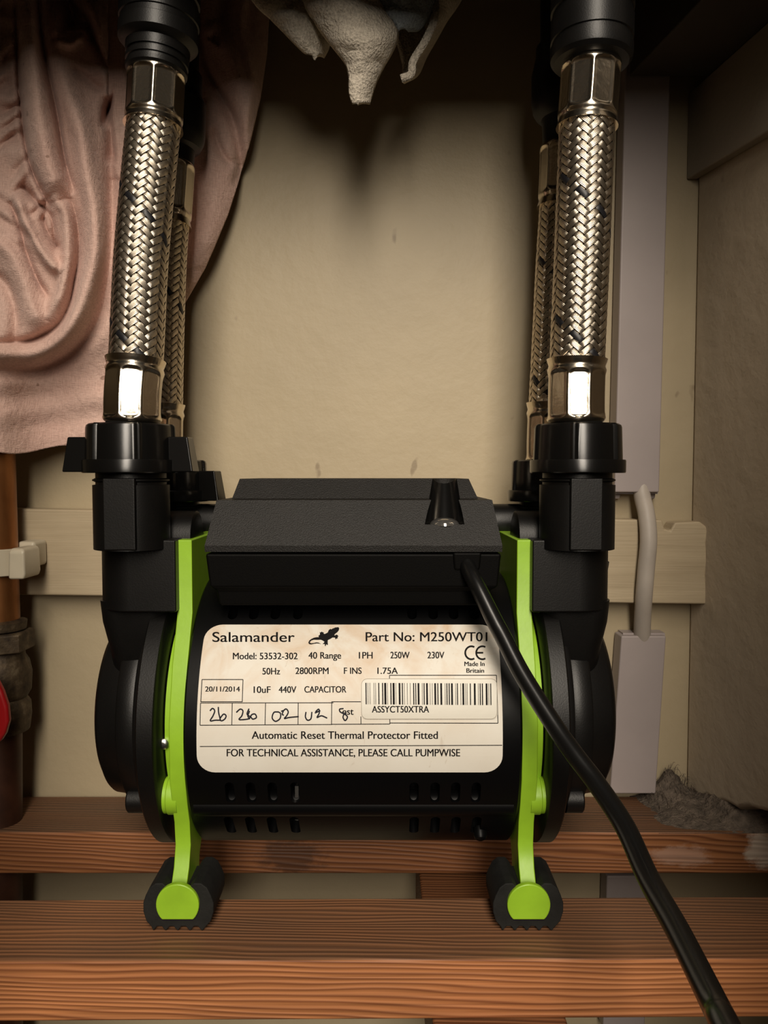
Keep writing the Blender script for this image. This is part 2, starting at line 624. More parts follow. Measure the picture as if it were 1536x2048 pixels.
t3 = quad_prism([(1214, 1752), (1298, 1752), (1290, 2060), (1206, 2060)], 0.447, 0.4605).build('cable_trunking', M_trunk, None, bevel=0.001)
tag(t3, 'white trunking showing in the gap below the rear plank, under the pump lead', 'trunking', 'white cable trunking')
gc = [at(1283, 960, 0.4525), at(1284, 990, 0.450), at(1293, 1030, 0.444), at(1297, 1080, 0.4405), at(1292, 1140, 0.4405), at(1288, 1190, 0.4415), at(1285, 1240, 0.447), at(1284, 1290, 0.4535)]
g = MB().tube(catmull(gc, 8), 0.0048, 20).build('grey_cable', M_gcable)
tag(g, 'thick pale grey cable bridging the gap between two lengths of white trunking', 'cable')

# dust heaps in the corner and along the slat
def dust_sheet():
    mb = MB()
    rows = []
    for i in range(44):
        u = i / 43
        row = []
        for j in range(26):
            v = j / 25
            x = 0.150 + u * (RX + 0.070 - 0.150)
            y = 0.4595 - v * 0.0485
            d = noise.fractal(Vector((x * 90, y * 90, 3.1)), 1.0, 2.0, 5)
            pk = math.exp(-((x - 0.171) / 0.014) ** 2) * math.exp(-((y - 0.459) / 0.012) ** 2) * 0.013
            pk += math.exp(-((x - 0.200) / 0.02) ** 2) * math.exp(-((y - 0.440) / 0.014) ** 2) * 0.010
            pk += 0.006 * min(1, max(0, (x - 0.188) / 0.014)) ** 1.3
            e = min(1, u * 6) * min(1, (1 - v) * 5)
            row.append((x, y, 0.0002 + (pk * (1 + 0.45 * d) + 0.0022 * (0.5 + d)) * e - 0.0008 * (1 - e)))
        rows.append(row)
    mb.grid(rows)
    for k in range(260):
        x, y = random.gauss(0.182, 0.016), 0.457 - abs(random.gauss(0, 0.014))
        if not (0.152 < x < RX + 0.030):
            continue
        z = 0.001 + 0.018 * math.exp(-((x - 0.172) / 0.011) ** 2) * math.exp(-((y - 0.459) / 0.012) ** 2)
        a, l = random.uniform(0, 2 * PI), random.uniform(0.002, 0.006)
        p = Vector((x, y, z))
        pts = [p + Vector((math.cos(a) * l * s, -abs(math.sin(a)) * l * s * 0.6, 0.003 * math.sin(s * 3 + a) + 0.001)) for s in (0, .35, .7, 1)]
        mb.tube(pts, 0.00012, 4, caps=False)
    o = mb.build('dust', M_dust)
    o['kind'] = 'stuff'
    return tag(o, 'dark grey fluff and dust heaped in the back right corner on the slat', 'dust')


dust_sheet()

# ---------------- copper pipe, clip and valve at the left edge
pc = [at(-14, 840, 0.425), at(-12, 910, 0.425), at(-2, 1275, 0.425)]
PX0, PX1 = pc[1].x, pc[2].x
pz = lambda py: zat(py, 0.425)
pipe = MB().tube([at(-14.3, 880, 0.425), at(-2, 1290, 0.425)], 0.0112, 32).build('copper_pipe', M_copper)
tag(pipe, 'dull copper water pipe running down the left edge below the pink cloth', 'pipe')
low = MB().tube([at(1, 1440, 0.425), at(3, 2120, 0.425)], 0.0112, 32).build('copper_pipe', simple('dark_brown_copper', (0.055, 0.020, 0.010), 0.5, 0.4, var=0.4))  # browner and much darker colour than the upper pipe
tag(low, 'dark lower copper pipe passing behind the slats under the red lever valve', 'pipe')
# pipe clip
cz0, cz1 = zat(1152, 0.425), zat(1092, 0.425)
pcl = thing('pipe_clip', 'ivory plastic clip holding the copper pipe against the batten', 'clip')
cxx = at(-5, 1120, 0.425).x
ang = [math.radians(-62 + k * 11) for k in range(15)]
arc = [(cxx + 0.0140 * math.cos(a), 0.425 + 0.0140 * math.sin(a)) for a in ang] + [(cxx + 0.0116 * math.cos(a), 0.425 + 0.0116 * math.sin(a)) for a in ang[::-1]]
MB().prism(arc, 'z', cz0 + .001, cz1 - .001).build('collar', M_clip, pcl, bevel=0.0006)
jx0, jx1 = at(20, 1130, 0.413).x, at(54, 1130, 0.413).x
MB().loft_rects([(jx0, jx1 - .001, 0.4105, 0.4300, cz0), (jx0, jx1, 0.4105, 0.4300, cz0 + .003), (jx0 + .0004, jx1 - .0004, 0.4105, 0.4300, cz1 - .002), (jx0 + .001, jx1 - .0015, .412, .4300, cz1)]).build('jaw', M_clip, pcl, bevel=0.0016, segs=3)
MB().box(jx1 - .014, jx1 - .0035, 0.4305, 0.4468, cz0 + .004, cz1 + .002).build('base', M_clip, pcl, bevel=0.0022, segs=3)

vx = at(-2, 1330, 0.425).x
val = thing('stop_valve', 'corroded brass valve with a red lever at the left edge', 'valve')
hexm = lambda a, t, r: r / max(math.cos(((a + PI / 6) % (PI / 3)) - PI / 6), 0.866)
z = lambda py: zat(py, 0.425)
MB().lathe([(z(1262), .0115), (z(1258), .0145), (z(1242), .0150), (z(1238), .0118)], 'z', (vx, .425, 0), 40).build('olive_collar', M_brass, val)
MB().lathe([(z(1300), .0150), (z(1298), .0162), (z(1264), .0162), (z(1261), .0150)], 'z', (vx, .425, 0), 48, hexm).build('compression_nut', M_brass, val, bevel=0.0005)
body = [(z(1462), .0125), (z(1460), .0150), (z(1430), .0165), (z(1405), .0160), (z(1395), .0140), (z(1380), .0165), (z(1345), .0168), (z(1325), .0160), (z(1312), .0140), (z(1300), .0135)]
MB().lathe(body, 'z', (vx, .425, 0), 48, lambda a, t, r: r * (1 + 0.035 * noise.noise(Vector((math.cos(a) * 3, math.sin(a) * 3, t * 160))))).build('valve_body', M_brass, val)
MB().lathe([(0, .007), (-.014, .007), (-.015, .006)], 'y', (vx - 0.002, .412, z(1385)), 24).build('spindle', M_brass, val)
lev = []
for (px, py, ww) in [(-20, 1352, 14), (-12, 1380, 20), (-6, 1410, 24), (-4, 1440, 25), (-6, 1465, 20), (-10, 1484, 12)]:
    lev.append((at(px - ww, py, .396), at(px + ww, py, .396)))
poly = [(p[0].x, p[0].z) for p in lev] + [(p[1].x, p[1].z) for p in lev[::-1]]
MB().prism(poly, 'y', 0.3935, 0.3985).build('lever', M_red, val, bevel=0.0018)
# ================================================================== PUMP
X0 = -0.0131                                # pump centre line
AY, AZ, BR = 0.3835, 0.0814, 0.0652         # motor axis and radius
pump = thing('water_pump', 'black twin shower pump with lime green brackets and white rating label', 'water pump')


def px_x(px, py, Y):
    return at(px, py, Y).x


def boolean(target_mb, cutters, name, mat, parent, bevel=0.0):
    a = target_mb.build(name, mat, None, 0, 0)
    for cmb in cutters:
        c = cmb.build('cutter', mat, None, 0, 0)
        md = a.modifiers.new('b', 'BOOLEAN')
        md.operation = 'DIFFERENCE'
        md.solver = 'EXACT'
        md.object = c
        bpy.context.view_layer.update()
        dg = bpy.context.evaluated_depsgraph_get()
        me = bpy.data.meshes.new_from_object(a.evaluated_get(dg))
        a.modifiers.clear()
        a.data = me
        cm = c.data
        bpy.data.objects.remove(c)
        bpy.data.meshes.remove(cm)
    me = a.data
    bpy.data.objects.remove(a)
    return link(name, me, mat, parent, bevel, 32)


def cyl_hit(px, py, R=BR):
    """Point where the photograph's sight line meets the motor barrel."""
    d = ray(px, py)
    oy, oz = CAM.y - AY, CAM.z - AZ
    a = d.y * d.y + d.z * d.z
    b_ = 2 * (oy * d.y + oz * d.z)
    c_ = oy * oy + oz * oz - R * R
    disc = max(b_ * b_ - 4 * a * c_, 0)
    t = (-b_ - math.sqrt(disc)) / (2 * a)
    return CAM + d * t


# --- barrel with real vent slots
bar = MB().lathe([(-.0715, BR - .0012), (-.0705, BR), (.0705, BR), (.0715, BR - .0012)], 'x', (X0, AY, AZ), 160)
cut = MB()
slotx = (460, 502, 545, 590, 828, 870, 911, 952)


def slot_cutter(mb, px, py, hpx, wpx):
    p = cyl_hit(px, py)
    q0, q1 = cyl_hit(px, py - hpx), cyl_hit(px, py + hpx)
    half = (q0 - q1).length / 2
    a = math.atan2(p.z - AZ, p.y - AY)
    rad = Vector((0, math.cos(a), math.sin(a)))
    tan = Vector((0, -math.sin(a), math.cos(a)))
    wv = wpx * p.y / F
    pts = []
    for k in range(13):
        t = PI * k / 12
        pts.append((wv * math.cos(t), (half - wv) + wv * math.sin(t)))
    for k in range(13):
        t = PI + PI * k / 12
        pts.append((wv * math.cos(t), -(half - wv) + wv * math.sin(t)))
    n = len(pts)
    v = [p + Vector((u, 0, 0)) + tan * s + rad * 0.006 for u, s in pts] + [p + Vector((u, 0, 0)) + tan * s - rad * 0.010 for u, s in pts]
    f = [(i, (i + 1) % n, n + (i + 1) % n, n + i) for i in range(n)] + [tuple(range(n))[::-1], tuple(range(n, 2 * n))]
    mb.add(v, f)


for sx in slotx:
    slot_cutter(cut, sx, 1586, 20, 9.5)
    slot_cutter(cut, sx, 1652, 15, 9.5)
for sx in slotx:
    slot_cutter(cut, sx + (6 if sx < 700 else -4), 1226, 12, 9.5)
# the top slots lie under the box edge; same row repeated round the casing
barrel = boolean(bar, [cut], 'motor_barrel', M_barrel, pump)
# ridge along the lower front
rp = cyl_hit(700, 1622, BR)
MB().tube([(X0 - .0690, rp.y + .0036, rp.z + .0022), (X0 + .0690, rp.y + .0036, rp.z + .0022)], 0.0056, 28).build('casing_ridge', M_barrel, pump)
kp = cyl_hit(960, 1664)
ka = math.atan2(kp.z - AZ, kp.y - AY)
o = MB().lathe([(-.002, .0030), (.0018, .0030), (.0030, .0024), (.0036, .0012)], 'z', (0, 0, 0), 20).build('casing_screw', M_barrel, pump)
o.location = kp
o.rotation_euler = Vector((0, math.cos(ka), math.sin(ka))).to_track_quat('Z', 'Y').to_euler()
for sy in (1586, 1652):
    p = cyl_hit(592, sy, BR - .004)
    MB().box(p.x - .0003, p.x + .0012, p.y - .001, p.y + .006, p.z - .0035, p.z + .0035).build('winding_end', M_silver, pump)

# --- rating label wrapped round the barrel
def th(p):
    return math.atan2(p.z - AZ, -(p.y - AY))


pt, pb = cyl_hit(700, 1250), cyl_hit(700, 1544)
T0, T1 = th(pb), th(pt)
LX0 = (cyl_hit(412, 1252).x + cyl_hit(395, 1530).x) / 2
LX1 = (cyl_hit(990, 1252).x + cyl_hit(1008, 1530).x) / 2


def on_barrel(x, t, R):
    return (x, AY - R * math.cos(t), AZ + R * math.sin(t))


def rounded_patch(x0, x1, t0, t1, rc, R, nrow=40):
    """Sheet with rounded corners lying on the barrel."""
    rows = []
    s0, s1 = t0 * BR, t1 * BR
    ss = sorted(set([s0 + rc * (1 - math.cos(PI / 2 * k / 8)) for k in range(9)] + [s1 - rc * (1 - math.cos(PI / 2 * k / 8)) for k in range(9)] +
                    [s0 + rc + (s1 - s0 - 2 * rc) * k / nrow for k in range(nrow + 1)]))
    for s in ss:
        d = 0.0
        if s < s0 + rc:
            d = rc - math.sqrt(max(rc * rc - (s0 + rc - s) ** 2, 0))
        elif s > s1 - rc:
            d = rc - math.sqrt(max(rc * rc - (s - s1 + rc) ** 2, 0))
        rows.append([on_barrel(x0 + d + (x1 - x0 - 2 * d) * k / 12, s / BR, R) for k in range(13)])
    return MB().grid(rows)


lab = rounded_patch(LX0, LX1, T0, T1, 0.0075, BR + .00030).build('rating_label', M_label, pump)
lab['label'] = 'soiled white printed rating label'

R_INK = BR + .00045


def glyph_mesh(text):
    cu = bpy.data.curves.new('t', 'FONT')
    cu.body = text
    cu.size = 1.0
    o = bpy.data.objects.new('t', cu)
    COL.objects.link(o)
    bpy.context.view_layer.update()
    dg = bpy.context.evaluated_depsgraph_get()
    me = bpy.data.meshes.new_from_object(o.evaluated_get(dg))
    v = [(p.co.x, p.co.y) for p in me.vertices]
    f = [tuple(p.vertices) for p in me.polygons]
    bpy.data.objects.remove(o)
    bpy.data.curves.remove(cu)
    bpy.data.meshes.remove(me)
    return v, f


_cap = glyph_mesh('H')[0]
CAPH = max(p[1] for p in _cap)


def text_px(mb, text, x0, x1, base, cap, R=R_INK, slope=0.0):
    v, f = glyph_mesh(text)
    a, b_ = min(p[0] for p in v), max(p[0] for p in v)
    sx, sy = (x1 - x0) / (b_ - a), cap / CAPH
    for dx in (-0.35, 0.35):
        mb.add([cyl_hit(x0 + dx + (p[0] - a) * sx, base - p[1] * sy + slope * (p[0] - a) * sx, R) for p in v], f)


def line_px(mb, x0, y0, x1, y1, w_, R=R_INK):
    n = max(1, int(math.hypot(x1 - x0, y1 - y0) / 12))
    dx, dy = x1 - x0, y1 - y0
    L = math.hypot(dx, dy)
    nx, ny = -dy / L * w_ / 2, dx / L * w_ / 2
    rows = []
    for k in range(n + 1):
        t = k / n
        x, y = x0 + dx * t, y0 + dy * t
        rows.append([cyl_hit(x + nx, y + ny, R), cyl_hit(x - nx, y - ny, R)])
    mb.grid(rows)


def stroke_px(mb, pts, w_, R=R_INK):
    P = catmull([Vector((p[0], p[1], 0)) for p in pts], 6)
    rows = []
    for i, p in enumerate(P):
        t = (P[min(i + 1, len(P) - 1)] - P[max(i - 1, 0)])
        t = t.normalized() if t.length > 0 else Vector((1, 0, 0))
        n = Vector((-t.y, t.x, 0)) * (w_ / 2)
        rows.append([cyl_hit(p.x + n.x, p.y + n.y, R), cyl_hit(p.x - n.x, p.y - n.y, R)])
    mb.grid(rows)


ink = MB()
text_px(ink, 'Salamander', 425, 589, 1283.6, 19.5)
text_px(ink, 'Part No: M250WT01', 731.5, 974.5, 1282.4, 18)
for s, a, b_, y, cp in [('Model: 53532-302', 466, 595, 1318.4, 13), ('40 Range', 617, 682, 1317.2, 13), ('1PH', 718, 745, 1317, 13), ('250W', 781, 819, 1316.6, 13),
                        ('230V', 855, 888.5, 1316.6, 13), ('Made In', 929, 969, 1332, 8.8), ('Britain', 933, 968, 1345.4, 8.8), ('50Hz', 525, 560, 1348.8, 13),
                        ('2800RPM', 591, 657, 1348, 13), ('F INS', 688, 723, 1347.6, 12.5), ('1.75A', 755, 795.5, 1347.6, 12.5), ('20/11/2014', 410.5, 479.5, 1383, 10),
                        ('10uF', 507.5, 541, 1385.7, 13), ('440V', 557.5, 592.5, 1385.5, 13), ('CAPACITOR', 609, 692.5, 1385, 12.5), ('est', 685, 707, 1429.5, 13.5),
                        ('Automatic Reset Thermal Protector Fitted', 503.6, 875.5, 1477.6, 15), ('FOR TECHNICAL ASSISTANCE, PLEASE CALL PUMPWISE', 453.6, 920, 1512.6, 14.5)]:
    text_px(ink, s, a, b_, y, cp)
for a in [(404, 1359, 486, 1359), (404, 1359, 401.5, 1404), (486, 1359, 484.5, 1404), (401.5, 1403.5, 484.5, 1403.5),
          (401, 1406, 667, 1405.5), (663, 1403.5, 722, 1403.5), (400, 1450.5, 664, 1449), (663, 1448.6, 779.5, 1448), (401, 1406, 400, 1450.5), (464.5, 1406, 463.5, 1450),
          (531, 1406, 530, 1449.5), (596.5, 1405.5, 596, 1449), (663.5, 1403.5, 663, 1449), (721.8, 1433, 722, 1448.4), (779.6, 1438, 779.8, 1448),
          (779, 1350.5, 993, 1350.5), (993, 1350.5, 996, 1446.5), (779.8, 1446, 996, 1446.4), (779, 1350.5, 779, 1357.5), (399.5, 1493, 1004.5, 1490.5)]:
    line_px(ink, *a, 1.5)
# CE mark from arcs
for cx, bar_ in ((943, False), (965, True)):
    a0, a1 = math.radians(62), math.radians(298)
    pts = [(cx + 12.5 * math.cos(a0 + (a1 - a0) * k / 10), 1305.5 - 13 * math.sin(a0 + (a1 - a0) * k / 10)) for k in range(11)]
    stroke_px(ink, pts, 3.6)
    if bar_:
        line_px(ink, cx - 11, 1305.5, cx + 1.5, 1305.5, 3.4)
ink.build('lettering', M_ink, lab, smooth=0)

# printed lizard silhouette, outlined from (zoomed) label coordinates
S = 15.36
out = [(600, 365), (625, 385), (670, 355), (700, 380), (735, 375), (722, 415), (760, 430), (850, 385), (880, 315), (905, 290), (945, 268), (960, 290), (1000, 262), (1050, 245), (1080, 228),
       (1180, 218), (1205, 255), (1195, 310), (1150, 370), (1075, 425), (1055, 465), (1080, 478), (1095, 448), (1150, 458), (1180, 500), (1150, 525), (1165, 560), (1120, 565), (1100, 598),
       (1078, 560), (1080, 540), (1000, 535), (940, 575), (855, 615), (850, 690), (860, 755), (835, 768), (805, 740), (790, 800), (765, 795), (760, 735), (690, 740), (735, 700), (750, 665), (690, 625),
       (640, 605), (520, 608), (420, 605), (350, 630), (305, 672), (310, 700), (350, 715), (420, 705), (500, 685), (560, 690), (610, 715), (655, 742), (600, 725), (520, 715), (440, 728),
       (350, 747), (295, 745), (262, 715), (258, 680), (285, 630), (340, 585), (420, 545), (500, 528), (580, 525), (565, 485), (610, 450), (612, 405)]
lz = MB()
lz.add([cyl_hit(600 + p[0] / S, 1240 + p[1] / S, R_INK) for p in out], [tuple(range(len(out)))])
lo = lz.build('lizard_emblem', M_ink, lab, smooth=0)
bm = bmesh.new()
bm.from_mesh(lo.data)
bmesh.ops.triangulate(bm, faces=bm.faces)
bm.to_mesh(lo.data)
bm.free()

# handwriting in the boxes
hand = MB()
hs = 340 / 1536.0
for st in [[(112, 120), (135, 98), (155, 120), (140, 165), (115, 210), (160, 205), (205, 205)], [(188, 85), (190, 130), (200, 175), (212, 210), (245, 195), (258, 165), (235, 150), (205, 185)],
           [(350, 135), (385, 105), (410, 120), (400, 165), (375, 198), (430, 198), (475, 190)], [(465, 100), (448, 150), (480, 175), (500, 195), (532, 180), (520, 150), (490, 155), (470, 185), (455, 165), (470, 120)],
           [(730, 130), (690, 135), (675, 185), (705, 215), (745, 190), (750, 145), (725, 128)], [(755, 125), (775, 120), (765, 150), (780, 160)], [(775, 120), (800, 103), (820, 130), (805, 165), (785, 190), (830, 180), (915, 172)],
           [(980, 130), (975, 175), (995, 205), (1025, 190), (1033, 130)], [(1065, 130), (1095, 105), (1100, 140), (1080, 180), (1120, 165), (1172, 186)], [(1060, 140), (1110, 118)],
           [(1320, 100), (1285, 105), (1290, 130), (1330, 150), (1355, 175), (1335, 208), (1315, 180), (1325, 150), (1345, 140)]]:
    stroke_px(hand, [(395 + x * hs, 1395 + y * hs) for x, y in st], 2.6, R_INK + .0001)
hand.build('handwriting', M_pen, lab, smooth=0)

# barcode sticker
ST0, ST1 = th(cyl_hit(860, 1438)), th(cyl_hit(860, 1358))
stk = rounded_patch(cyl_hit(723, 1400).x, cyl_hit(994, 1400).x, ST0, ST1, 0.0022, BR + .00062, 16).build('barcode_sticker', M_sticker, lab)
se = MB()
xa, xb, ya, yb, rc_ = 723.0, 994.0, 1357.5, 1438.0, 12.0
pts_ = []
for (cx_, cy_, a0) in ((xb - rc_, ya + rc_, -90), (xb - rc_, yb - rc_, 0), (xa + rc_, yb - rc_, 90), (xa + rc_, ya + rc_, 180)):
    pts_ += [(cx_ + rc_ * math.cos(math.radians(a0 + 15 * k)), cy_ + rc_ * math.sin(math.radians(a0 + 15 * k))) for k in range(7)]
pts_.append(pts_[0])
for p_, q_ in zip(pts_[:-1], pts_[1:]):
    line_px(se, p_[0], p_[1], q_[0], q_[1], 1.0, BR + .00070)
se.build('sticker_shade_line', simple('sticker_edge_shade', (0.30, 0.26, 0.20), 0.5), lab, smooth=0)  # painted outline stands for light and shade along the sticker's rim
bc = MB()
bars = [(65, 12), (86, 5), (108, 5), (152, 5), (170, 5), (205, 12), (247, 12), (276, 22), (300, 5), (338, 12), (368, 22), (393, 5), (433, 20), (464, 12), (486, 5), (518, 5), (550, 5), (588, 12), (611, 10), (641, 20), (683, 5),
        (703, 11), (734, 20), (768, 5), (792, 5), (824, 20), (853, 11), (890, 20), (933, 5), (953, 11), (978, 12), (1008, 20), (1048, 5), (1068, 11), (1105, 5), (1132, 20), (1158, 5), (1175, 5), (1210, 11), (1258, 20), (1297, 5), (1318, 11),
        (1342, 12), (1388, 20), (1412, 5), (1434, 11)]
for c_, w_ in bars:
    x = 720 + c_ * 280 / 1536
    line_px(bc, x, 1365.5 + 0.0055 * (x - 720), x + 0.6, 1408.5 + 0.0065 * (x - 720), max(w_ * 280 / 1536, 0.9), BR + .00078)
text_px(bc, 'ASSYCT50XTRA', 744, 858, 1425, 13, BR + .00078)
bc.build('barcode', M_ink, lab, smooth=0)

# --- terminal box
Bf = 0.331
zb = [zat(1212, .3345), zat(1176, .331), zat(1107, .331)]
tb = MB().loft_rects([(X0 - .0592, X0 + .0588, .3350, .430, zb[0]), (X0 - .0602, X0 + .0598, .3340, .430, zb[1] - .0012), (X0 - .0625, X0 + .0625, .3318, .432, zb[1]),
                      (X0 - .0640, X0 + .0638, .3305, .434, zb[2])])
tb.build('terminal_box', M_boxb, pump, bevel=0.0012)
lidz = [zat(1104, .3300), zat(1091, .3297), zat(1000, .3405), zat(998, .3450), zat(957.5, .3520)]
lid = MB().loft_rects([(X0 - .0640, X0 + .0640, .3300, .434, lidz[0]), (X0 - .0640, X0 + .0640, .3297, .434, lidz[1]), (X0 - .0610, X0 + .0610, .3405, .426, lidz[2]),
                       (X0 - .0550, X0 + .0552, .3450, .420, lidz[3] + .0002), (X0 - .0528, X0 + .0518, .3520, .414, lidz[4])])
hood = []
b0, b1 = at(889, 1051, .3352), at(889, 955, .3535)
hb = MB()
ax = (b1 - b0).normalized()
e1 = Vector((1, 0, 0))
e2 = ax.cross(e1).normalized()
rows = []
for (k, r) in ((0.0, .0087), (1.25, .0046)):
    c_ = b0 + (b1 - b0) * k
    rows.append([c_ + e1 * (r * math.cos(2 * PI * i / 40)) + e2 * (0.80 * r * math.sin(2 * PI * i / 40)) for i in range(40)])
hb.grid(rows, closed=True)
hb.f.append(tuple(range(40))[::-1])
hb.f.append(tuple(range(40, 80)))
boolean(lid, [hb], 'box_lid', M_lid, pump, bevel=0.0009)
# glossy lining and lens of the indicator scoop
sc_ = MB()
rows = []
for (k, r) in ((0.03, .0085), (1.0, .0052)):
    c_ = b0 + (b1 - b0) * k
    rows.append([c_ + e1 * (r * math.cos(t)) + e2 * (0.79 * r * math.sin(t)) for t in [math.radians(8 + 164 * i / 24) for i in range(25)]])
if (rows[0][12] - b0).y < 0:
    rows = [[2 * (b0 + (b1 - b0) * k) - p for p in row] for (k, row) in zip((0.03, 1.0), rows)]
sc_.grid(rows)
sc_.build('indicator_scoop', M_gloss, pump)
ln = MB()
c_ = b0 + (b1 - b0) * 0.035
lc = at(889, 1046, .3400)
ln.lathe([(-.0010, .0066), (.0000, .0064), (.0010, .0055), (.0020, .0036), (.0024, .0012)], 'z', (lc.x, lc.y, lc.z), 28)
ln.build('indicator_lens', M_lens, pump)

# --- brackets, feet and pump heads
prof_px = [(1080, .3400), (1225, .3400), (1330, .3305), (1450, .3240), (1560, .3240), (1610, .3272), (1645, .3305), (1690, .3318), (1735, .3287), (1778, .3235)]
front = [(Y, zat(py, Y)) for py, Y in prof_px]
back = [(2 * AY - y, z_) for y, z_ in front][::-1]
zleg = front[-1][1]
profile = front + [(.3230, .010), (.346, .010), (.348, .020), (.357, .031), (.372, .037), (.395, .037), (.410, .031), (2 * AY - .348, .020), (2 * AY - .346, .010), (2 * AY - .3230, .010)] + back


def rounded_rect(cx, cy, hx, hy, r, n=6):
    pts = []
    for (sx, sy, a0) in ((1, 1, 0), (-1, 1, 90), (-1, -1, 180), (1, -1, 270)):
        for k in range(n + 1):
            a = math.radians(a0 + 90 * k / n)
            pts.append((cx + sx * (hx - r) + r * math.cos(a), cy + sy * (hy - r) + r * math.sin(a)))
    return pts


def d_shape(cx, zc, r, zbot, n=28):
    a0 = math.asin(max(-1, min(1, (zbot - zc) / r)))
    return [(cx + r * math.cos(a0 + (PI - 2 * a0) * k / n), zc + r * math.sin(a0 + (PI - 2 * a0) * k / n)) for k in range(n + 1)]


FR = .0092
FZB = zat(1840, .318)
FZC = FZB + .0063


def rubber_profile(cx):
    P = [(-.0118, .0022), (-.0138, .0045), (-.0150, .0085), (-.0150, .0125), (-.0140, .0155), (-.0122, .0192), (-.0098, .0210), (-.0066, .0211), (-.0050, .0196), (-.0036, .0168)]
    P = P + [(-x, z_) for x, z_ in P[::-1]]
    teeth = []
    xs = [.0100, .0082, .0066, .0048, .0030, .0012, -.0004, -.0022, -.0038, -.0056, -.0072, -.0092, -.0108]
    for i, x in enumerate(xs):
        teeth.append((x, .0001 if i % 3 == 0 else .0022))
    return [(cx + x, z_) for x, z_ in P + teeth]


outlets = {}
for s in (-1, 1):
    bxc = X0 + s * .0755
    br = MB().prism(profile, 'x', bxc - .0034, bxc + .0034)
    brk = br.build('bracket', M_green, pump, bevel=0.0005)
    brk['label'] = 'lime green moulded bracket plate'
    # green hub ring and boss on the outer face
    hub = MB().lathe([(s * .0770, .046), (s * .0772, .0530), (s * .0826, .0525), (s * .0830, .044)], 'x', (X0, AY, AZ), 96)
    hub.build('hub_ring', M_green, pump)
    bp = at(330, 1594, .3325)
    MB().lathe([(s * .0770, .0084), (s * .0815, .0084), (s * .0820, .0079), (s * .0840, .0079), (s * .0848, .0070)], 'x', (X0, .3350, bp.z), 32).build('bolt_boss', M_green, pump)
    if s < 0:
        sp = at(327, 1488, .3300)
        MB().lathe([(-.0012, .0008), (-.0010, .0018), (-.0004, .0024), (.004, .0025)], 'y', (sp.x, sp.y, sp.z), 20).build('steel_screw', M_silver, pump)
    # feet: green D-shaped rod ends in slotted rubber jackets, front and rear
    fx = X0 + s * .0746
    for fr in (True, False):
        ya, yb = (.3180, .3206) if fr else (2 * AY - .3206, 2 * AY - .3180)
        MB().prism(d_shape(fx, FZC, FR, FZB), 'y', ya, yb).build('foot_disc', M_green, pump, bevel=0.0006)
        ya, yb = (.3196, .3430) if fr else (2 * AY - .3430, 2 * AY - .3196)
        rbo = MB().prism(rubber_profile(fx), 'y', ya, yb).build('rubber_foot', M_rubber, pump, bevel=0.0005)
        rbo['label'] = 'black slotted rubber foot'
    # wet end: stepped round casing
    cas = [(.0832, .030), (.0834, .0650), (.0842, .0662), (.0908, .0662), (.0916, .0652), (.0917, .0556), (.0920, .0560), (.0950, .0557), (.0961, .0548), (.0963, .0500), (.0968, .0503), (.1046, .0498), (.1056, .0490),
           (.1057, .0452), (.1062, .0450), (.1150, .0438), (.1160, .0430)]
    hd = MB().lathe([(s * t, r) for t, r in cas], 'x', (X0, AY, AZ), 120)
    hd.build('pump_head', M_black, pump)
    MB().lathe([(s * .1158, .0415), (s * .1166, .0412), (s * .1182, .0395), (s * .1194, .0360), (s * .1197, .030), (s * .1197, .001)], 'x', (X0, AY, AZ), 120).build('end_cap', M_gloss, pump)
    lp = at(248, 1604, .344)
    MB().lathe([(s * .0962, .0062), (s * .1035, .0062), (s * .1042, .0055)], 'x', (X0, .3475, lp.z), 24).build('casing_lug', M_black, pump)
    # outlet manifold
    zt, zb_ = zat(1080, .3345), zat(1225, .3345)
    n = 10
    plan = [(.0779, .3345), (.0985, .3345)] + [(.0985 + .0165 * math.sin(PI / 2 * k / n), .3510 - .0165 * math.cos(PI / 2 * k / n)) for k in range(1, n + 1)] + [(.1150, .400), (.108, .425), (.0780, .432)]
    plan = [(X0 + s * x, y) for x, y in plan]
    MB().prism(plan, 'z', zb_, zt).build('manifold_block', M_black, pump, bevel=0.0008)
    # neck flowing down into the casing
    nk = MB()
    rows = []
    for zz, xa, xb, ya, yb in [(zb_ + .004, .082, .1150, .338, .425), (zb_ - .006, .084, .1143, .339, .425), (zb_ - .018, .0865, .1125, .342, .42), (zb_ - .034, .089, .1110, .346, .41), (zb_ - .05, .092, .1085, .36, .40)]:
        rr = rounded_rect((xa + xb) / 2, (ya + yb) / 2, (xb - xa) / 2, (yb - ya) / 2, .0085)
        rows.append([(X0 + s * x, y, zz) for x, y in rr])
    nk.grid(rows, closed=True)
    m_ = len(rows[0])
    nk.f.append(tuple(range(m_)))
    nk.f.append(tuple(range((len(rows) - 1) * m_, len(rows) * m_))[::-1])
    nk.build('manifold_neck', M_black, pump)
    # side clip tab
    MB().loft_rects([(X0 + s * .1145 - .0012, X0 + s * .1145 + .0012, .355, .362, zb_ + .008), (X0 + s * .1155 - .0016, X0 + s * .1155 + .0016, .354, .363, zb_ + .020), (X0 + s * .1150 - .001, X0 + s * .1150 + .001, .354, .363, zb_ + .021),
                     (X0 + s * .1150 - .001, X0 + s * .1150 + .001, .354, .363, zb_ + .0375)]).build('side_tab', M_black, pump)
    # link elbow over the bracket to the box side
    MB().lathe([(s * .0740, .0110), (s * .0746, .0128), (s * .0870, .0128), (s * .0905, .0128)], 'x', (X0, .3600, zat(1077, .3580)), 48).build('elbow', M_black, pump)
    MB().lathe([(s * .0600, .0095), (s * .0900, .0095)], 'x', (X0, .402, zat(1047, .39)), 40).build('cross_tube', M_black, pump)
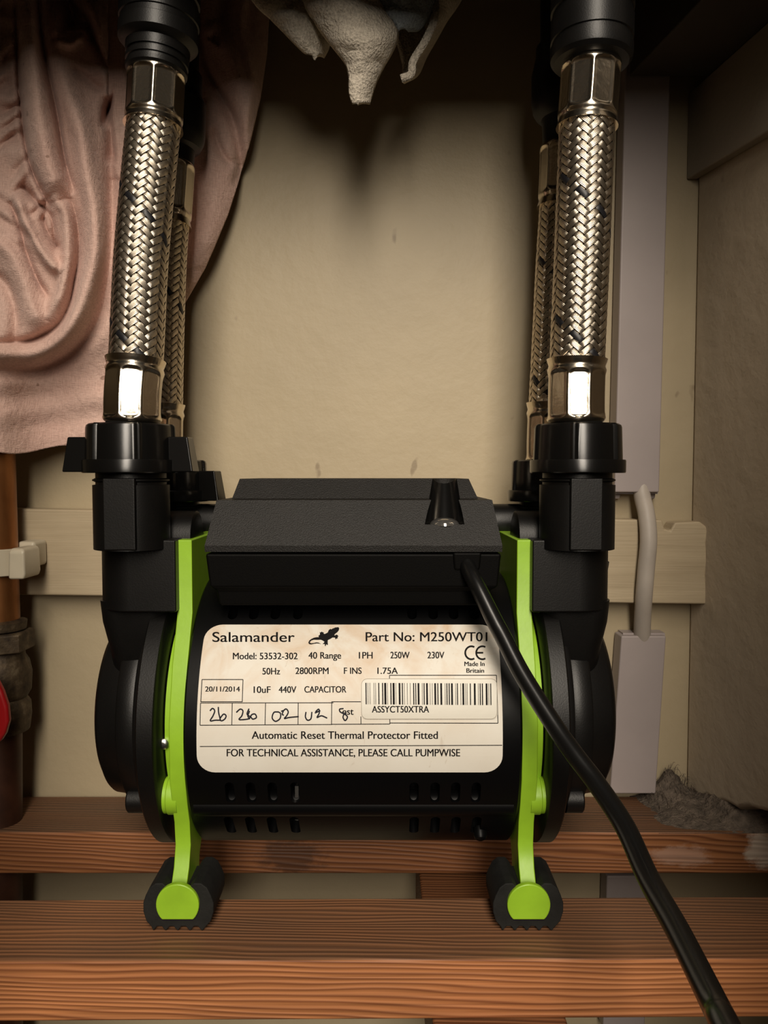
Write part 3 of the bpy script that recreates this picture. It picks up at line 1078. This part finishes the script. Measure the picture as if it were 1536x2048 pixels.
    for fr in (True, False):
        ty = .340 if fr else .402
        tx = X0 + s * (.0983 if fr else .0985)
        ztop = zat(946, .340) if fr else zat(1002, .402)
        zlow = zt - .004 if fr else zb_
        pr = [(zlow, .0163), (ztop - .0052, .0163), (ztop - .0050, .0150), (ztop - .0040, .0150), (ztop - .0034, .0163), (ztop - .0028, .0163), (ztop - .0022, .0150), (ztop + .012, .0150)]
        MB().lathe(pr, 'z', (tx, ty, 0), 56).build('outlet_tower', M_black, pump)
        MB().box(tx - .0068, tx + .0068, ty - .0169, ty - .010, zlow + .0005, ztop - .0022).build('tower_rib', M_black, pump, bevel=0.0006)
        outlets[(s, fr)] = (tx, ty, ztop)
        # union nut
        rot = {(-1, True): -0.05, (1, True): 1.25, (-1, False): -0.20, (1, False): 1.35}[(s, fr)]
        h = .0212

        def rm(a, t, r, rot=rot, ztop=ztop):
            if t - ztop < .0058 or r < .015:
                return r
            k = (a - rot) % (PI / 3)
            d = min(k, PI / 3 - k)
            return r + .0011 * max(0, 1 - (d / 0.075) ** 2)
        np_ = [(ztop, .0150), (ztop, .0203), (ztop + .0004, .0206), (ztop + .0052, .0206), (ztop + .0057, .0204), (ztop + .0058, .0192), (ztop + .0196, .0187), (ztop + .0206, .0184), (ztop + h, .0176), (ztop + h, .0130)]
        nut = MB().lathe(np_, 'z', (tx, ty, 0), 168, rm).build('union_nut', M_gloss, pump, smooth=28)
        for q in ((0, PI) if s < 0 else ()):
            a = rot + q
            e = Vector((math.cos(a), math.sin(a), 0))
            nrm = Vector((-math.sin(a), math.cos(a), 0))
            c0 = Vector((tx, ty, 0))
            v = []
            for zz, ro_, th_ in ((ztop + .0004, .0290, .0052), (ztop + .0157, .0266, .0044)):
                for rr, q2 in ((.0175, -1), (ro_, -1), (ro_, 1), (.0175, 1)):
                    v.append(c0 + e * rr + nrm * (q2 * th_) + Vector((0, 0, zz)))
            wing = MB().add(v, [(3, 2, 1, 0), (4, 5, 6, 7), (0, 1, 5, 4), (1, 2, 6, 5), (2, 3, 7, 6), (3, 0, 4, 7)])
            wing.build('wing', M_gloss, nut, bevel=0.0006)

# --- mains lead
cpx = [(930, 1088, .343), (931, 1112, .337), (937, 1137, .3295), (956, 1175, .3215), (988, 1240, .3135), (1006, 1274, .3095), (1044, 1348, .300), (1106, 1447, .286), (1150, 1510, .276), (1196, 1571, .266), (1250, 1654, .251), (1297, 1757, .232), (1355, 1861, .210), (1430, 2010, .182), (1452, 2055, .170)]
cp = [at(*p) for p in cpx]
_d = (cp[-1] - cp[-3]).normalized()
cp += [cp[-1] + _d * .03, cp[-1] + _d * .06 + Vector((0, .004, -.012)), cp[-1] + _d * .075 + Vector((0, .004, -.08)), cp[-1] + _d * .075 + Vector((0, .006, -.46))]
MB().tube(catmull(cp, 10), .0035, 24).build('power_lead', M_cable, pump)
gp = at(932, 1122, .3345)
MB().loft_rects([(gp.x - .0055, gp.x + .0055, .3300, .336, gp.z - .0035), (gp.x - .0062, gp.x + .0062, .3292, .337, lidz[0] - .0002)]).build('cable_gland', M_boxb, pump, bevel=0.001)
# ================================================================== HOSES
def path_frames(pts, n=14):
    C = catmull(pts, n)
    L = [0.0]
    for i in range(1, len(C)):
        L.append(L[-1] + (C[i] - C[i - 1]).length)
    A = np.array([tuple(p) for p in C])
    L = np.array(L)
    T = np.gradient(A, L, axis=0)
    T /= np.linalg.norm(T, axis=1)[:, None]
    return A, L, T


def braid_mesh(A, L, T, s0, s1, R, name, parent):
    """Interlaced 2-over-2 braid of flat ribbons round the hose path."""
    N, k = 16, 104.7
    ds = (2 * PI / N) / (2 * k)
    spc = 4
    ns = int((s1 - s0) / ds * spc) + 1
    s = np.linspace(s0, s1, ns)
    half = 0.00122
    offs = np.array([-1.0, -0.55, 0.0, 0.55, 1.0])
    crown = np.array([-0.00016, 0.0, 0.00005, 0.0, -0.00016])
    res = {0: ([], [], []), 1: ([], [], [])}

    def centre(sv):
        c = np.stack([np.interp(sv, L, A[:, i]) for i in range(3)], -1)
        t = np.stack([np.interp(sv, L, T[:, i]) for i in range(3)], -1)
        t /= np.linalg.norm(t, axis=-1)[..., None]
        ex = np.array([1.0, 0, 0]) - t * t[..., :1]
        ex /= np.linalg.norm(ex, axis=-1)[..., None]
        ey = np.cross(t, ex)
        return c, t, ex, ey
    for sg in (1, -1):
        for i in range(N):
            phi = 2 * PI * i / N + sg * k * s
            # column index decides which ribbon lies on top
            m = (phi * N / PI) % 4.0
            over = np.cos((m - 0.5) * PI / 2) * sg
            lift = np.tanh(over * 3.2) * 0.00026
            ang = math.atan(R * k)
            dphi = np.cos(ang) * half / R * offs
            dsv = -sg * np.sin(ang) * half * offs
            PH = phi[:, None] + dphi[None]
            SV = s[:, None] + dsv[None]
            RR = R - 0.00042 + lift[:, None] + crown[None]
            c, t, ex, ey = centre(np.clip(SV, s0 - .002, s1 + .002))
            P = c + ex * (RR * np.cos(PH))[..., None] + ey * (RR * np.sin(PH))[..., None]
            tr = 1 if (sg == -1 and i == 5) else 0
            V, Fc, U = res[tr]
            b0_ = sum(len(x) for x in V)
            V.append(P.reshape(-1, 3))
            for a in range(ns - 1):
                for q in range(4):
                    Fc.append((b0_ + a * 5 + q, b0_ + a * 5 + q + 1, b0_ + (a + 1) * 5 + q + 1, b0_ + (a + 1) * 5 + q))
            U.append(np.stack([np.broadcast_to(offs[None], SV.shape) * 0.5 + 0.5, SV * 100], -1).reshape(-1, 2))
    obs = []
    for tr, nm, mat in ((0, 'braid', M_braid), (1, 'tracer_thread', M_tracer)):
        V, Fc, U = res[tr]
        V = np.concatenate(V)
        U = np.concatenate(U)
        me = bpy.data.meshes.new(nm)
        me.from_pydata(V.tolist(), [], Fc)
        uvl = me.uv_layers.new(name='UVMap')
        li = np.zeros(len(me.loops), dtype=np.int32)
        me.loops.foreach_get('vertex_index', li)
        uvl.data.foreach_set('uv', U[li].astype(np.float32).ravel())
        for p in me.polygons:
            p.use_smooth = True
        o = bpy.data.objects.new(nm, me)
        COL.objects.link(o)
        me.materials.append(mat)
        o.parent = parent
        obs.append(o)
    # dark rubber liner beneath
    rows = []
    for sv in np.linspace(s0, s1, 40):
        c, t, ex, ey = centre(np.array(sv))
        rows.append([tuple(c + ex * ((R - .0009) * math.cos(2 * PI * q / 32)) + ey * ((R - .0009) * math.sin(2 * PI * q / 32))) for q in range(32)])
    MB().grid(rows, closed=True).build('liner', M_slot, parent)
    return centre


def ferrule(centre, s0, s1, R, parent, collar_at_start, rot):
    """Crimped steel sleeve: eight flats between rounded ends, collar on the hose side."""
    n, rows = 128, []
    Ls = s1 - s0
    ss = sorted(set([k / 60 for k in range(61)] + [.01, .985]))
    for u in ss:
        uu = u if collar_at_start else u
        v = uu if collar_at_start else 1 - uu
        # v = 0 at the hose end
        sv = s0 + u * Ls
        c, t, ex, ey = centre(np.array(sv))
        row = []
        for i in range(n):
            a = 2 * PI * i / n
            r = R
            if v < .05:
                r = R * (1.0 + .03 * (1 - v / .05))
            elif v < .17:
                r = R * (.955 + .045 * abs(v - .11) / .06)
            if v > .93:
                r = R * (1 - .10 * ((v - .93) / .07) ** 2)
            # pressed flats
            k = ((a - rot) % (PI / 4)) - PI / 8
            ee = (abs(k) / (PI / 8)) ** 3
            win = min(1, max(0, (v - .19 - .06 * ee) / .035)) * min(1, max(0, (.93 - .06 * ee - v) / .035))
            flat = R * math.cos(PI / 8) * 1.0 / math.cos(k)
            flat = min(flat, R * 0.995)
            edge_ = abs(k) / (PI / 8)
            dent = flat - R * .012 * min(1, max(0, (0.86 - edge_) / .06))
            arch = min(1, max(0, win * 1.0))
            r = r + (min(dent, r) - r) * arch
            row.append(tuple(c + ex * (r * math.cos(a)) + ey * (r * math.sin(a))))
        rows.append(row)
    mb = MB().grid(rows, closed=True)
    m = len(rows)
    mb.f.append(tuple(range(n)))
    mb.f.append(tuple(range((m - 1) * n, m * n))[::-1])
    return mb.build('crimp_ferrule', M_chrome, parent, smooth=40)


def coupling(pts, rads, label, ringpy=None):
    o = MB()
    C = [Vector(p) for p in pts]
    o.tube(C, rads, 40)
    ob = o.build('pipe_coupling', M_black, smooth=24)
    return tag(ob, label, 'coupling', 'black couplings above the hoses')


hoses = [
    # key, path pixels (bottom to top), pixel rows of the sleeves, labels
    ((-1, True), [(265, 850, .340), (266, 790, .340), (273, 700, .342), (282, 520, .345), (298, 340, .349), (307, 250, .351), (313, 150, .352), (318, 60, .352), (322, -60, .352)], (846, 720), (256, 147), .0126, .609,
     'braided steel hose at front left, in front of the pink cloth', 'ridged black coupling on the front left hose at the top edge',
     [(152, .0118), (147, .0133), (138, .0135), (137, .0130), (132, .0130), (131, .0136), (122, .0136), (121, .0130), (116, .0130), (115, .0137), (98, .0140), (94, .0160), (88, .0173), (62, .0174), (61, .0168), (50, .0168), (49, .0174), (20, .0174), (18, .0166), (8, .0166), (6, .0174), (-14, .0174)]),
    ((1, True), [(1152, 850, .340), (1152, 790, .340), (1155, 700, .340), (1163, 520, .340), (1170, 340, .340), (1174, 250, .340), (1181, 150, .340), (1184, 60, .340), (1186, -60, .340)], (846, 720), (256, 130), .0127, .256,
     'braided steel hose at front right, before the white trunking', 'black coupling over the front right hose at the top edge',
     [(136, .0118), (131, .0128), (128, .0158), (120, .0172), (116, .0174), (96, .0174), (94, .0168), (86, .0168), (84, .0174), (40, .0174), (38, .0168), (28, .0168), (26, .0176), (-14, .0176)]),
    ((-1, False), [(319, 935, .402), (319, 860, .402), (320, 760, .402), (323, 620, .402), (328, 500, .404), (335, 410, .406), (340, 330, .407), (344, 220, .407), (347, 100, .407), (350, -60, .407)], (930, 808), (452, 325), .0126, .60,
     'braided steel hose at back left, half hidden by the front left hose', 'black coupling behind the front left one, against the pink cloth',
     [(330, .0120), (300, .0124), (294, .0150), (280, .0168), (265, .0172), (205, .0172), (190, .0150), (150, .0148), (140, .0130), (-14, .0130)]),
    ((1, False), [(1100, 935, .402), (1100, 880, .402), (1104, 790, .402), (1111, 660, .402), (1118, 520, .402), (1124, 430, .402), (1129, 330, .402), (1131, 220, .402), (1132, 100, .402), (1132, -60, .402)], (925, 808), (416, 290), .0126, .274,
     'braided steel hose at back right, half hidden by the front right hose', 'black coupling behind the front right one, on the back wall side',
     [(292, .0112), (250, .0116), (240, .0124), (232, .0150), (222, .0164), (205, .0172), (150, .0172), (130, .0160), (110, .0150), (95, .0150), (90, .0128), (-14, .0128)]),
]
for key, pxs, (lo_b, lo_t), (up_b, up_t), R, rot, lab_h, lab_c, cprof in hoses:
    pts = [at(*p) for p in pxs]
    tx, ty, ztop = outlets[key]
    A, L, T = path_frames(pts)

    def s_at(py, A=A, L=L):
        # path length where the centre line passes a pixel row
        best, bs = 1e9, 0
        for i in range(len(A)):
            d = Vector(A[i]) - CAM
            c_, s_ = math.cos(PITCH), math.sin(PITCH)
            fw, upv = d.y * c_ - d.z * s_, d.y * s_ + d.z * c_
            e = abs(1024 - F * upv / fw - py)
            if e < best:
                best, bs, ii = e, L[i], i
        return bs
    fine = np.linspace(0, L[-1], 600)
    Af = np.stack([np.interp(fine, L, A[:, i]) for i in range(3)], -1)
    Tf = np.stack([np.interp(fine, L, T[:, i]) for i in range(3)], -1)
    A, L, T = Af, fine, Tf
    sa = lambda py: s_at(py, A, L)
    h = thing('braided_hose', lab_h, 'hose', 'braided hoses on the pump')
    centre = braid_mesh(A, L, T, sa(lo_t) - .001, sa(up_b) + .001, R - .0007, 'braid', h)
    ferrule(centre, sa(lo_b), sa(lo_t), R, h, False, rot)
    ferrule(centre, sa(up_b), sa(up_t), R, h, True, rot + .39)
    # rubber tail going down into the union nut
    q0, q1 = Vector(centre(np.array(sa(lo_b)))[0]), Vector(centre(np.array(sa(lo_b) + .001))[0])
    MB().tube([Vector((tx, ty, ztop + .0185)), q0, q1], [.0112, .0108, .0108], 32).build('hose_tail', M_rubber, h)
    cpts = [Vector(centre(np.array(sa(py)))[0]) for py, r in cprof]
    coupling(cpts, [r for py, r in cprof], lab_c)

# ================================================================== CLOTHS
def polydist(px, py, poly):
    """Signed distance (pixels) of arrays of points to an open polyline; positive on its left."""
    best = np.full(px.shape, 1e9)
    sgn = np.zeros(px.shape)
    tt = np.zeros(px.shape)
    n = len(poly) - 1
    for i in range(n):
        ax_, ay_ = poly[i]
        bx_, by_ = poly[i + 1]
        dx, dy = bx_ - ax_, by_ - ay_
        l2 = dx * dx + dy * dy
        t = np.clip(((px - ax_) * dx + (py - ay_) * dy) / l2, 0, 1)
        ex, ey = px - (ax_ + t * dx), py - (ay_ + t * dy)
        d = np.hypot(ex, ey)
        cr = dx * ey - dy * ex
        m = d < best
        best = np.where(m, d, best)
        sgn = np.where(m, np.sign(cr), sgn)
        tt = np.where(m, (i + t) / n, tt)
    return best, sgn, tt


def smooth_poly(p, n=6):
    return [(q.x, q.y) for q in catmull([Vector((a, b, 0)) for a, b in p], n)]


def pink_cloth():
    nr, nc = 330, 250
    rb = [(-60, 542), (0, 540), (110, 533), (200, 520), (300, 497), (380, 474), (440, 455), (500, 430), (545, 410), (612, 370), (700, 335), (780, 300), (840, 262), (880, 215), (900, 190), (906, 170)]
    ry = np.array([p[0] for p in rb], float)
    rx = np.array([p[1] for p in rb], float)
    v = np.linspace(-60, 906, nr)[:, None]
    u = np.linspace(0, 1, nc)[None] ** 0.9
    right = np.interp(v, ry, rx)
    X = -90 + (right + 90) * u
    hem = 905 - 14 * np.clip((X - 20) / 150, 0, 1) + 4 * np.sin(X / 26.0)
    Yp = -60 + (v + 60) * (hem + 60) / 966.0
    Yp = Yp + 0 * X
    h = np.zeros(X.shape)
    # broad body: the bundle at the left stands away from the wall
    h += 0.030 * np.exp(-(np.maximum(X - 60, 0) / 150.0) ** 2) * (1 / (1 + np.exp((Yp - 700) / 22.0)))
    h += 0.010 * np.exp(-((X - 235) / 70.0) ** 2) * np.exp(-(np.maximum(Yp - 500, 0) / 180.0) ** 2)

    def fold(poly, amp, wl, wr, taper=True):
        nonlocal h
        d, s, t = polydist(X, Yp, smooth_poly(poly))
        w_ = np.where(s > 0, wl, wr)
        g = np.exp(-(d / w_) ** 2)
        if taper:
            g = g * np.clip(np.minimum(t, 1 - t) * 6, 0.0, 1) ** 0.7
        h += amp * g
    # polylines run downwards; "left of travel" in image space is the right-hand side
    # first long tubular fold
    fold([(45, -80), (60, 60), (70, 170), (85, 270), (105, 350), (118, 400)], .013, 30, 26)
    fold([(70, -60), (82, 70), (98, 150), (115, 230), (130, 320), (150, 388)], -.010, 10, 6)
    # second long fold swinging down into the big loop
    fold([(110, 80), (135, 180), (160, 260), (172, 340), (188, 430), (190, 500), (178, 560), (155, 625), (120, 680), (75, 708), (30, 712), (-80, 698)], .014, 20, 24)
    fold([(140, 395), (155, 450), (158, 510), (150, 560), (140, 610), (118, 650), (80, 674), (40, 684), (-80, 690)], -.009, 9, 8)
    # under the big loop the panel falls back
    fold([(238, 200), (225, 330), (222, 450), (214, 560), (196, 640), (150, 705), (90, 738), (20, 742), (-80, 735)], -.008, 17, 14)
    # inner loops
    fold([(100, 395), (128, 420), (135, 470), (133, 530), (120, 590), (95, 640)], .008, 11, 13)
    fold([(40, 365), (70, 400), (100, 430), (112, 480), (122, 510)], -.009, 7, 7)
    fold([(85, 420), (92, 455), (108, 490), (118, 500)], -.010, 8, 8)
    fold([(30, 385), (45, 430), (70, 480), (100, 525), (125, 545)], .008, 10, 10)
    fold([(20, 400), (40, 450), (52, 500), (75, 560), (100, 600)], -.0075, 8, 7)
    fold([(-30, 470), (15, 500), (45, 560), (65, 620), (90, 655)], .006, 22, 16)
    fold([(-30, 540), (10, 565), (30, 610), (30, 660), (20, 690)], -.005, 14, 12)
    # right-hand fold beside the front hose
    fold([(160, -20), (185, 20), (205, 80), (222, 140), (236, 190), (240, 280), (236, 360)], .011, 16, 12)
    fold([(165, 10), (180, 55), (205, 115), (222, 150), (228, 185), (214, 225), (206, 260)], -.012, 9, 8)
    fold([(215, 190), (222, 240), (226, 290), (228, 330)], -.008, 14, 12)
    # dark pocket at the top
    fold([(120, -30), (145, 30), (150, 62)], -.018, 24, 18)
    fold([(118, -20), (112, 40), (112, 75)], .007, 8, 14)
    fold([(110, 78), (140, 88), (165, 70)], .007, 9, 8)
    fold([(140, 130), (165, 150), (190, 170), (210, 178)], -.0028, 10, 8)
    # gathered casing at the very left
    d, s, t = polydist(X, Yp, smooth_poly([(8, -60), (10, 120), (22, 220), (28, 300), (45, 360), (72, 410)]))
    band = np.exp(-(d / 26.0) ** 2) * (Yp > -70)
    ph = (Yp + 0.45 * X) / 7.2 + 1.8 * np.sin(Yp / 37.0) + 1.2 * np.sin(X / 11.0 + Yp / 23.0)
    h += band * (0.0022 * np.sin(ph) + 0.0012 * np.sin(ph * 0.53 + 1.3) - .004)
    fold([(33, -60), (35, 120), (44, 240), (58, 320), (85, 385), (105, 420)], -.010, 6, 7)
    d2 = np.exp(-(polydist(X, Yp, smooth_poly([(-30, 400), (10, 430), (40, 470)]))[0] / 30.0) ** 2)
    h += d2 * 0.0018 * np.sin((Yp - 0.6 * X) / 6.5)
    # lower panel: soft horizontal creases
    h += 0.0016 * np.exp(-((Yp - 812) / 50.0) ** 2) * np.sin(Yp / 13.0 + X / 60.0)
    fold([(0, 760), (90, 770), (200, 775)], .002, 22, 22)
    # drape right of the hoses
    fold([(395, -20), (402, 120), (440, 190), (470, 250), (480, 330), (470, 380)], -.007, 12, 12)
    fold([(430, 40), (440, 70), (470, 130), (492, 230), (490, 330)], .006, 22, 18)
    fold([(425, 255), (440, 300), (465, 335)], -.004, 9, 9)
    fold([(490, -40), (480, 60), (505, 160), (490, 260)], .004, 12, 12)
    fold([(395, 200), (410, 320), (420, 430), (400, 540)], .005, 40, 35)
    fold([(455, -40), (440, 60), (425, 85)], -.006, 12, 12)
    h += 0.030 * np.exp(-((X + 20) / 75.0) ** 2) * (1 / (1 + np.exp((680 - Yp) / 25.0)))
    # the free edges turn back to the wall
    e = np.clip((right - X) / 42.0, 0, 1)
    h -= 0.006 * (1 - e) ** 2
    nz = np.array([[noise.noise(Vector((X[i, j] / 60, Yp[i, j] / 90, 0.3))) for j in range(nc)] for i in range(nr)])
    h += 0.0012 * nz
    Yb = 0.4405
    P = []
    for i in range(nr):
        row = []
        for j in range(nc):
            yy = min(Yb - h[i, j], 0.4585)
            # keep clear of the hoses in front
            if 215 < X[i, j] < 420:
                yy = max(yy, 0.4235)
            elif X[i, j] <= 215:
                lim = 0.372 + 0.05 * max(0, (X[i, j] - 150) / 65.0)
                yy = max(yy, lim)
            row.append(at(X[i, j], Yp[i, j], yy))
        P.append(row)
    o = MB().grid(P).build('pink_cloth', M_linen, smooth=180)
    sd = o.modifiers.new('solidify', 'SOLIDIFY')
    sd.thickness = 0.0009
    sd.offset = -1 if False else 0
    return tag(o, 'pale pink linen cloth hanging in folds behind the left hoses', 'cloth')


pink_cloth()


def cloth_strip(left, right, yl, yr, bulge, n=60, m=26, thick=.004, wob=.0015, seed=0.0):
    """Sheet lofted between two pixel outlines at the given depths, rounded forwards."""
    Lp, Rp = smooth_poly(left, 10), smooth_poly(right, 10)

    def res(P, t):
        d = [0.0]
        for i in range(1, len(P)):
            d.append(d[-1] + math.hypot(P[i][0] - P[i - 1][0], P[i][1] - P[i - 1][1]))
        return np.interp(t * d[-1], d, [p[0] for p in P]), np.interp(t * d[-1], d, [p[1] for p in P])
    rows = []
    for i in range(n + 1):
        t = i / n
        lx, ly = res(Lp, t)
        rx_, ry_ = res(Rp, t)
        row = []
        for j in range(m + 1):
            s = j / m
            x, y = lx + (rx_ - lx) * s, ly + (ry_ - ly) * s
            Y = yl + (yr - yl) * s - bulge * min(1.0, math.hypot(rx_ - lx, ry_ - ly) / 120.0) * math.sin(PI * s) ** 0.7
            Y += wob * noise.noise(Vector((x / 22.0, y / 22.0, seed)))
            row.append(at(x, y, Y))
        rows.append(row)
    return rows


def sheet_obj(name, rows, mat, parent, thick):
    o = MB().grid(rows).build(name, mat, parent, smooth=180)
    sd = o.modifiers.new('solidify', 'SOLIDIFY')
    sd.thickness = thick
    sd.offset = 0
    return o


tw = thing('towel', 'beige grey terry towel hanging in pointed folds from above, top centre', 'towel')
sheet_obj('hanging_corner', cloth_strip([(590, -70), (612, 0), (640, 50), (672, 92), (695, 122), (703, 150), (705, 188), (712, 207)],
                                        [(735, -70), (758, 5), (778, 40), (790, 66), (782, 95), (762, 130), (745, 165), (732, 208)], .366, .372, .011, thick=.004), M_towel, tw, .004)
sheet_obj('left_fold', cloth_strip([(470, -70), (512, 0), (545, 32), (580, 68), (610, 98), (634, 113)], [(600, -70), (625, 0), (645, 30), (655, 60), (652, 90), (641, 113)], .374, .384, .012, seed=3.0), M_towel, tw, .004)
sheet_obj('right_fold', cloth_strip([(872, -70), (871, 0), (868, 40), (850, 82), (826, 122), (822, 148), (802, 157)], [(950, -70), (916, 0), (890, 38), (872, 70), (848, 112), (832, 146), (806, 161)], .375, .410, .008, seed=5.0), M_towel, tw, .0035)
sheet_obj('inner_fold', cloth_strip([(760, -70), (775, 0), (790, 60), (806, 120), (806, 152)], [(890, -70), (884, 0), (868, 60), (842, 110), (820, 150)], .415, .412, -.006, seed=7.0), M_towel, tw, .003)
tb2 = sheet_obj('hand_towel', cloth_strip([(735, -70), (758, 0), (772, 24), (790, 46), (796, 60)], [(880, -70), (868, -10), (858, 22), (838, 52), (822, 53)], .371, .378, .006, seed=9.0), M_towel_blue, None, .004)
tag(tb2, 'blue grey towel tucked inside the folds of the beige towel', 'towel')
